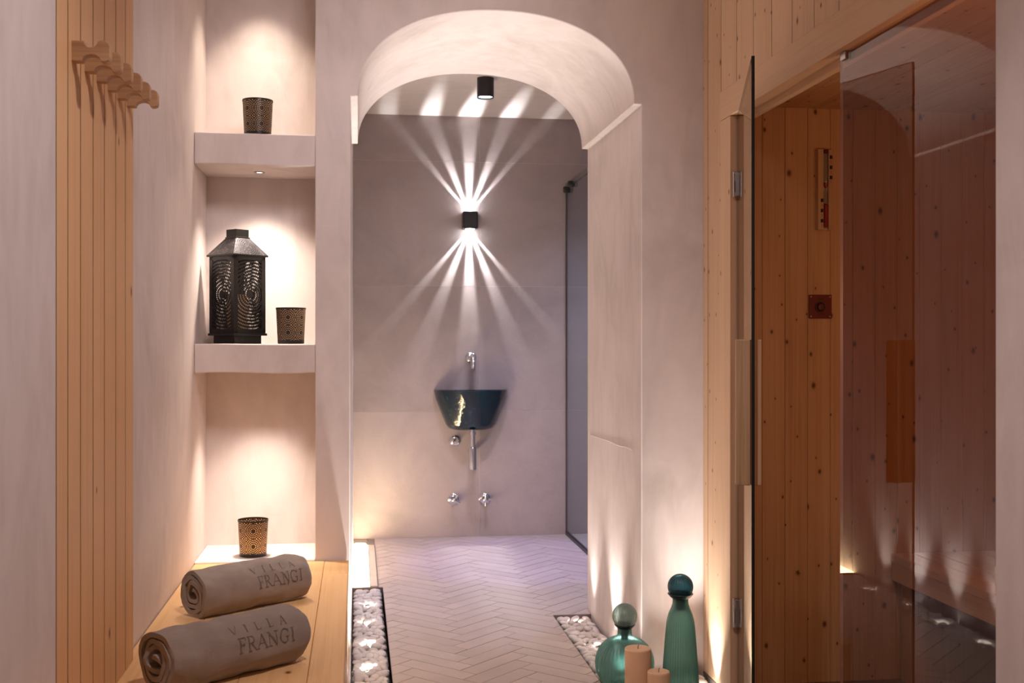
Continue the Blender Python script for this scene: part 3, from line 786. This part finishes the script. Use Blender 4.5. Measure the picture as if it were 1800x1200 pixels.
# half-bowl wash basin on the back wall
bs = empty('wash_basin', (.663, YB, .630), label='dark teal glazed half-bowl wash basin on the back wall', cat='wash basin')
prof = [(.02, .0), (.100, .002), (.132, .012), (.148, .034), (.176, .105), (.206, .185), (.216, .226), (.2185, .2345), (.215, .238), (.207, .236), (.198, .20), (.165, .10), (.13, .045), (.02, .040)]
def hammered(a, z, r): return r * (1 + .005 * math.sin(a * 9 + z * 55) + .003 * math.sin(a * 17 - z * 70))
mt = Matrix.Diagonal((1, .86, 1, 1))
obj('bowl', MB().lathe(prof, 64, mat=mt, rad=hammered, cap0=False, cap1=False, arc=PI, start=PI), M['glaze'], bs, smooth=45)
obj('back', MB().prism([(x, z) for x, z in [(-.13, .012), (.13, .012), (.214, .2355), (-.214, .2355)]], -.012, 0, 'y'), M['glaze'], bs, bevel=.004)
tr = empty('basin_drain', (.664, YB, .405), label='chrome bottle trap hanging below the teal basin', cat='drain pipe')
D = -.115
obj('pipe', MB().lathe([(.0155, .10), (.0155, .235)], 24, mat=Matrix.Translation((0, D, 0))), M['chrome'], tr, smooth=40)
obj('trap_body', MB().lathe([(.019, 0), (.0232, .004), (.0232, .125), (.021, .132), (.0160, .135)], 28, mat=Matrix.Translation((0, D, 0))), M['chrome'], tr, smooth=40)
obj('collar', MB().lathe([(.0205, .205), (.0205, .222)], 24, mat=Matrix.Translation((0, D, 0))), M['chrome'], tr, smooth=40)
obj('outlet_pipe', MB().tube([(-.006, D, .098), (-.006, D / 2, .098), (-.006, 0, .098)], .014, 16), M['chrome'], tr, smooth=40)

fa = empty('wall_faucet', (.664, YB, 1.055), label='short chrome wall spout above the basin', cat='faucet')
RX = Matrix.Rotation(PI / 2, 4, 'X')
obj('flange', MB().lathe([(.033, 0), (.033, .005), (.028, .011), (.016, .014)], 32, mat=RX), M['chrome'], fa, smooth=40)
obj('spout', MB().tube([(0, -.008, 0), (0, -.055, .004), (0, -.095, .002), (0, -.125, -.012), (0, -.138, -.036), (0, -.140, -.062)], [.015, .015, .0155, .0155, .0145, .0125], 20), M['chrome'], fa, smooth=50)
obj('outlet', MB().lathe([(.010, -.072), (.0105, -.058)], 20, mat=Matrix.Translation((0, -.140, 0))), M['steel'], fa, smooth=50)
wo = empty('wall_valve', (.571, YB, .566), label='small round chrome valve cap on the wall just under the basin', cat='valve')
obj('flange', MB().lathe([(.031, 0), (.031, .006), (.025, .012), (.018, .014)], 32, mat=RX), M['chrome'], wo, smooth=40)
obj('knob', MB().lathe([(.017, .012), (.017, .030), (.013, .036), (.004, .037)], 28, mat=RX), M['chrome'], wo, smooth=40)
obj('screw', MB().lathe([(.006, .036), (.005, .040)], 16, mat=RX), M['steel'], wo)
def cross_tap(x, label):
    c = empty('wall_tap', (x, YB, .222), label=label, cat='tap', group='cross-handle wall taps below the basin')
    obj('flange', MB().lathe([(.033, 0), (.033, .006), (.026, .012), (.014, .014)], 32, mat=RX), M['chrome'], c, smooth=40)
    obj('stem', MB().lathe([(.011, .012), (.011, .046), (.014, .050), (.014, .062), (.008, .066)], 24, mat=RX), M['chrome'], c, smooth=40)
    hd = obj('cross_handle', MB().tube([(-.036, -.056, 0), (0, -.056, 0), (.036, -.056, 0)], [.0072, .0055, .0072], 12).tube([(0, -.056, -.036), (0, -.056, 0), (0, -.056, .036)], [.0072, .0055, .0072], 12), M['chrome'], c, smooth=50)
    return c, hd
c1, h1 = cross_tap(.562, 'chrome cross-handle wall tap nearer the light strip wall')
h1.rotation_euler = (0, .5, 0)
c2, h2 = cross_tap(.746, 'chrome cross-handle wall tap nearer the shower glass')

# glass shower screen
sg = empty('shower_screen', (1.237, 5.1, 0), label='clear glass shower screen with dark edge profile standing at the back wall', cat='shower screen')
def pane(name, parent, x0, x1, y0, y1, z0, z1, mat, mt=None, edge='glass_edge'):
    mb = MB().box(x0, x1, y0, y1, z0, z1, 0, mt)
    for i, f in enumerate(mb.f): mb.mi[i] = 0 if i in ((5, 3) if (x1 - x0) < (y1 - y0) else (2, 4)) else 1
    return obj(name, mb, [M[mat], M[edge]], parent)
pane('pane', sg, -.004, .004, 0, YB - 5.1 - .012, .02, 2.084, 'glass_clear')
obj('wall_profile', MB().box(-.0045, .0045, YB - 5.1 - .016, YB - 5.1 - .001, .0, 2.086), M['black'], sg)
obj('floor_profile', MB().box(-.009, .009, 0, YB - 5.1 - .016, .0, .020), M['black'], sg)
obj('top_rail', MB().box(-.007, .007, 0, YB - 5.1 - .02, 2.060, 2.092), M['steel'], sg)
for yy, zz in ((1.44, 2.045), (1.30, 2.060)):
    obj('roller', MB().lathe([(.016, -.02), (.019, -.016), (.019, .012), (.014, .018)], 20, mat=Matrix.Translation((-.012, yy, zz)) @ Matrix.Rotation(PI / 2, 4, 'Y')), M['black'], sg, smooth=40)

# ------------------------------------------------------------------ sauna cabin
SY, SC_ = 3.61, 1.932
wf = struct('wall_sauna_front', MB().box(XR + .020, XR + .070, 1.94, YF, 1.985, CEIL).box(XR + .020, XR + .070, SY + .012, YF, 0, 1.985), M['spruce_old'], 'sauna front of vertical spruce planks above and beside the glass')
plank(wf, (XR, (3.765 + YF) / 2, CEIL / 2), YF - 3.765 - .0025, .019, CEIL, 'spruce', R_NX, .001, cut=.005)
plank(wf, (XR, (3.622 + 3.764) / 2, CEIL / 2), .138, .019, CEIL, 'spruce', R_NX, .001, cut=.005)
yy = 3.6215
while yy > 1.95:
    y2 = max(yy - .1545, 1.945)
    plank(wf, (XR, (yy + y2) / 2, (1.981 + CEIL) / 2), yy - y2 - .0025, .019, CEIL - 1.981, 'spruce', R_NX, .001, cut=.005)
    yy = y2
tp = tag(obj('trim_1', MB().box(-.05, .05, 0, .062, -.941, .941), M['spruce_clear'], loc=(XR - .003, 3.5695, .9405), rot=R_NX, bevel=.0015), label='plain spruce door post beside the hinges', kind='structure')
tag(obj('trim_2', MB().box(-.0485, .0485, 0, .05, -(3.62 - 1.94) / 2, (3.62 - 1.94) / 2), M['spruce_clear'], loc=(XR - .003, (3.62 + 1.94) / 2, 1.9315), rot=R_NX_Y, bevel=.0015), label='broad spruce header board over the sauna glass', kind='structure')
tag(obj('trim_3', MB().box(-.012, .012, 0, .020, -(3.51 - 1.94) / 2, (3.51 - 1.94) / 2), M['spruce_clear'], loc=(XR + .040, (3.51 + 1.94) / 2, 1.874), rot=R_NX_Y, bevel=.0015), label='slim stop batten under the header board', kind='structure')
ws = struct('wall_sauna_end', MB().box(XR + .06, 2.5, SY + .012, SY + .06, 0, 2.05), M['spruce_old'], 'end wall of narrow knotty spruce planks inside the sauna')
xx = 1.339 - .0795
while xx < 2.34:
    plank(ws, (xx + .03975, SY, SC_ / 2 + .01), .0790, .014, SC_ + .02, 'spruce_old', R_NY, .0022)
    xx += .0795
wk = struct('wall_sauna_back', MB().box(2.372, 2.5, 1.50, SY + .06, 0, 2.05), M['spruce_old'], 'back wall of spruce planks behind the sauna bench')
for i in range(26):
    y = SY - .04 - i * .0795
    if y > 1.62: plank(wk, (2.358, y, SC_ / 2), .079, .014, SC_, 'spruce_old', R_NX, .0022)
struct('floor_sauna', MB().box(XR + .07, 2.372, 1.60, SY + .012, -.03, .006), M['floor_dark'], 'dark boarded floor of the sauna')
struct('wall_sauna_near', MB().box(1.30, 2.5, 1.50, 1.60, 0, 2.05), M['spruce_old'], 'near end wall of the sauna cabin')
cl = struct('ceiling_sauna', MB().box(XR + .06, 2.5, 1.50, SY + .06, SC_ + .014, 2.05), M['spruce_old'], 'low sauna ceiling of spruce planks')
for i in range(14):
    plank(cl, (XR + .072 + .0795 * (i + .5), (1.6 + SY) / 2, SC_), .0790, .014, SY - 1.6, 'spruce_old', R_DN_Y, .0015)
sb = empty('sauna_bench', (1.791, 1.62, 0), label='slatted spruce bench inside the sauna seen through the glass', cat='sauna bench')
for i in range(7):
    plank(sb, (.0365 + .078 * i, (SY - 1.62) / 2, .432), .072, .026, SY - 1.62 - .004, 'aspen', R_UP_Y, .003, 'slat')
plank(sb, (.004, (SY - 1.62) / 2, .373), .064, .022, SY - 1.62 - .004, 'aspen', R_NX_Y, .002, 'apron')
obj('support', MB().box(.03, .55, .0, .06, 0, .405).box(.03, .55, SY - 1.70, SY - 1.64, 0, .405), M['spruce_old'], sb)

# fixed glass beside the door
w1 = tag(empty('window_1', (1.224, 1.93, 0)), label='tall fixed pane of tinted sauna glass', kind='structure')
pane('pane', w1, -.004, .004, 0, .802, .0, 1.883, 'glass_sauna', None, 'glass_edge_pale')
obj('clip', MB().box(-.008, .008, .762, .792, 1.862, 1.880), M['steel'], w1)

# glass door, ajar towards the viewer: hinge at the post, free edge nearer
DA = math.radians(16.45)
d1 = tag(empty('door_1', (1.222, 3.512, 0), -DA), label='tinted glass sauna door standing ajar with wooden handles', kind='structure')
DW = .775
pane('pane', d1, -.004, .004, -DW, 0, .012, 1.880, 'glass_door')
def bar(x0, x1, y0, y1):
    mb = MB().box(-(x1 - x0) / 2, (x1 - x0) / 2, -(y1 - y0) / 2, (y1 - y0) / 2, -.189, .189)
    o = obj('handle', mb, M['handle_wood'], d1, loc=((x0 + x1) / 2, (y0 + y1) / 2, .966), bevel=.0025)
    return o
bar(-.042, -.0045, -DW + .035, -DW + .075)
bar(.0045, .024, -DW + .035, -DW + .075)
for z0, z1 in ((1.618, 1.695), (.230, .320)):
    hg = obj('hinge', MB().box(-.011, .011, -.022, -.001, z0, z1), M['steel'], d1, bevel=.002)
    obj('knuckle', MB().lathe([(.0055, z0 - .002), (.0055, z1 + .002)], 14, mat=Matrix.Translation((-.013, -.010, 0))), M['chrome'], hg, smooth=40)
    obj('hinge_plate', MB().box(-.0125, -.011, -.020, -.014, z0 + .012, z1 - .03), M['black'], hg)

# sand timer and red square plate on the sauna end wall
stt = empty('sand_timer', (1.551, SY, 1.523), label='wooden sauna sand timer with red sand on the end wall', cat='sand timer')
obj('backboard', MB().box(-.028, .028, -.010, 0, 0, .269), M['spruce'], stt, bevel=.002)
obj('side_rail', MB().box(-.028, -.008, -.026, -.010, 0, .269), M['handle_wood'], stt, bevel=.0015)
obj('side_rail', MB().box(.012, .028, -.018, -.010, 0, .269), M['handle_wood'], stt, bevel=.0015)
mtz = Matrix.Translation((.002, -.019, 0))
obj('glass_tube', MB().lathe([(.0085, .006), (.009, .012), (.009, .122), (.0018, .138), (.009, .154), (.009, .258), (.0085, .264)], 20, mat=mtz), M['glass_clear'], stt, smooth=50)
tag(obj('sand', MB().lathe([(.008, .010), (.008, .084), (.001, .088)], 18, mat=mtz).lathe([(.0015, .139), (.008, .153), (.008, .158), (.002, .157)], 18, mat=mtz), M['sand'], stt, smooth=50), label='red sand')
obj('end_cap', MB().lathe([(.009, .256), (.009, .268)], 16, mat=mtz), M['red_dark'], stt, smooth=50)
mk = MB()
for z in (.030, .064, .098): mk.box(-.0185, -.0095, -.0264, -.0259, z - .006, z + .006).box(-.0148, -.0138, -.0264, -.0259, z - .021, z - .011)
for z in (.176, .210, .244): mk.box(.0165, .0255, -.0184, -.0179, z - .006, z + .006).box(.0205, .0215, -.0184, -.0179, z - .021, z - .011)
tag(obj('scale_marks', mk, M['print'], stt), label='black scale marks')
rp = empty('wall_plate', (1.540, SY, 1.267), label='square dark red plate with round boss on the sauna wall', cat='wall plate')
obj('plate', MB().box(-.040, .040, -.006, 0, -.040, .040), M['red_plate'], rp, bevel=.0015)
obj('recess_ring', MB().lathe([(.018, .006), (.018, .0085), (.0145, .0085), (.0145, .006)], 28, cap0=False, cap1=False, mat=Matrix.Translation((-.002, 0, -.001)) @ RX), M['print'], rp, smooth=40)
obj('boss', MB().lathe([(.0142, .006), (.0142, .007), (.010, .012), (.003, .0125)], 28, mat=Matrix.Translation((.001, 0, -.001)) @ RX), M['red_dark'], rp, smooth=40)
for sx in (-1, 1):
    for sz in (-1, 1):
        obj('screw', MB().lathe([(.0028, .006), (.0024, .0075)], 12, mat=Matrix.Translation((sx * .033, 0, sz * .033)) @ RX), M['steel'], rp)
obj('lettering', MB().box(-.006, .012, -.0064, -.006, .0255, .0275).box(-.004, .010, -.0064, -.006, .0225, .0240).box(-.008, .010, -.0064, -.006, -.0250, -.0230), M['print'], rp)

# ------------------------------------------------------------------ teal bottles and candles on the pebbles
def ribs(n, d, z0, z1):
    def f(a, z, r):
        k = max(0.0, min(1.0, (z - z0) / .01, (z1 - z) / .01))
        return r * (1 - d * k * (.5 - .5 * math.cos(n * a)))
    return f
ZG = -.010
b1 = empty('glass_bottle', (1.040, 3.55, ZG), label='tall teal ribbed bottle with dark ball stopper beside the sauna planks', cat='bottle', group='teal ribbed glass bottles')
P = [(.047, 0), (.058, .004), (.0610, .018), (.0602, .05), (.0565, .113), (.0515, .184), (.0470, .236), (.0443, .257), (.0386, .278), (.0310, .295), (.0264, .309), (.0254, .321), (.0268, .331)]
obj('body', MB().lathe(P, 160, rad=ribs(40, .05, .006, .252), cap1=False), M['teal'], b1, smooth=70)
obj('collar', MB().lathe([(.0258, .326), (.0340, .332), (.0417, .3415), (.0404, .3432), (.0320, .338), (.02, .334)], 40), M['rubber'], b1, smooth=50)
st = obj('stopper', MB().lathe([(.0412 * math.sin(PI * i / 20) + .0005, .3645 - .0412 * math.cos(PI * i / 20)) for i in range(21)], 120, rad=ribs(32, .03, .328, .40)), M['teal_deep'], b1, smooth=70)
obj('plug', MB().lathe([(.0135, .288), (.015, .293), (.016, .335)], 24), M['rubber'], st, smooth=50)
b2 = empty('glass_bottle', (.881, 3.66, ZG), label='round squat teal ribbed bottle with pale ball stopper behind the candles', cat='bottle', group='teal ribbed glass bottles')
P = [(.050, 0), (.068, .003)]
for i in range(1, 15):
    a = -PI / 2 + .42 + (PI - .78) * i / 14
    P.append((.099 * math.cos(a) ** .85, .092 + .090 * math.sin(a)))
P += [(.0275, .181), (.0240, .188), (.0230, .202), (.0238, .214)]
obj('body', MB().lathe(P, 200, rad=ribs(48, .04, .004, .158), cap1=False), M['teal'], b2, smooth=70)
obj('collar', MB().lathe([(.0230, .207), (.0285, .212), (.0348, .2195), (.0336, .221), (.0265, .2165), (.016, .213)], 40), M['rubber'], b2, smooth=50)
st = obj('stopper', MB().lathe([(.0415 * math.sin(PI * i / 20) + .0005, .248 - .0415 * math.cos(PI * i / 20)) for i in range(21)], 120, rad=ribs(32, .025, .214, .284)), M['teal_grey'], b2, smooth=70)
obj('plug', MB().lathe([(.0110, .170), (.012, .175), (.013, .216)], 24), M['rubber'], st, smooth=50)
def candle(x, y, r, hgt, label):
    c = empty('pillar_candle', (x, y, ZG), label=label, cat='candle', group='cream pillar candles by the bottles')
    obj('wax', MB().lathe([(r * .97, 0), (r, .003), (r, hgt - .006), (r * .985, hgt - .002), (r * .93, hgt), (r * .6, hgt - .002), (r * .08, hgt - .0035)], 48), M['wax'], c, smooth=50)
    obj('wick', MB().tube([(0, 0, hgt - .005), (.0005, 0, hgt + .004), (.002, 0, hgt + .010)], .0011, 8), M['wick'], c)
candle(.886, 3.50, .0424, .185, 'taller cream pillar candle in front of the round teal bottle')
candle(.932, 3.42, .0352, .132, 'shorter cream pillar candle beside the taller one')
print('floor tiles', ntile, 'objects', len(S.objects))
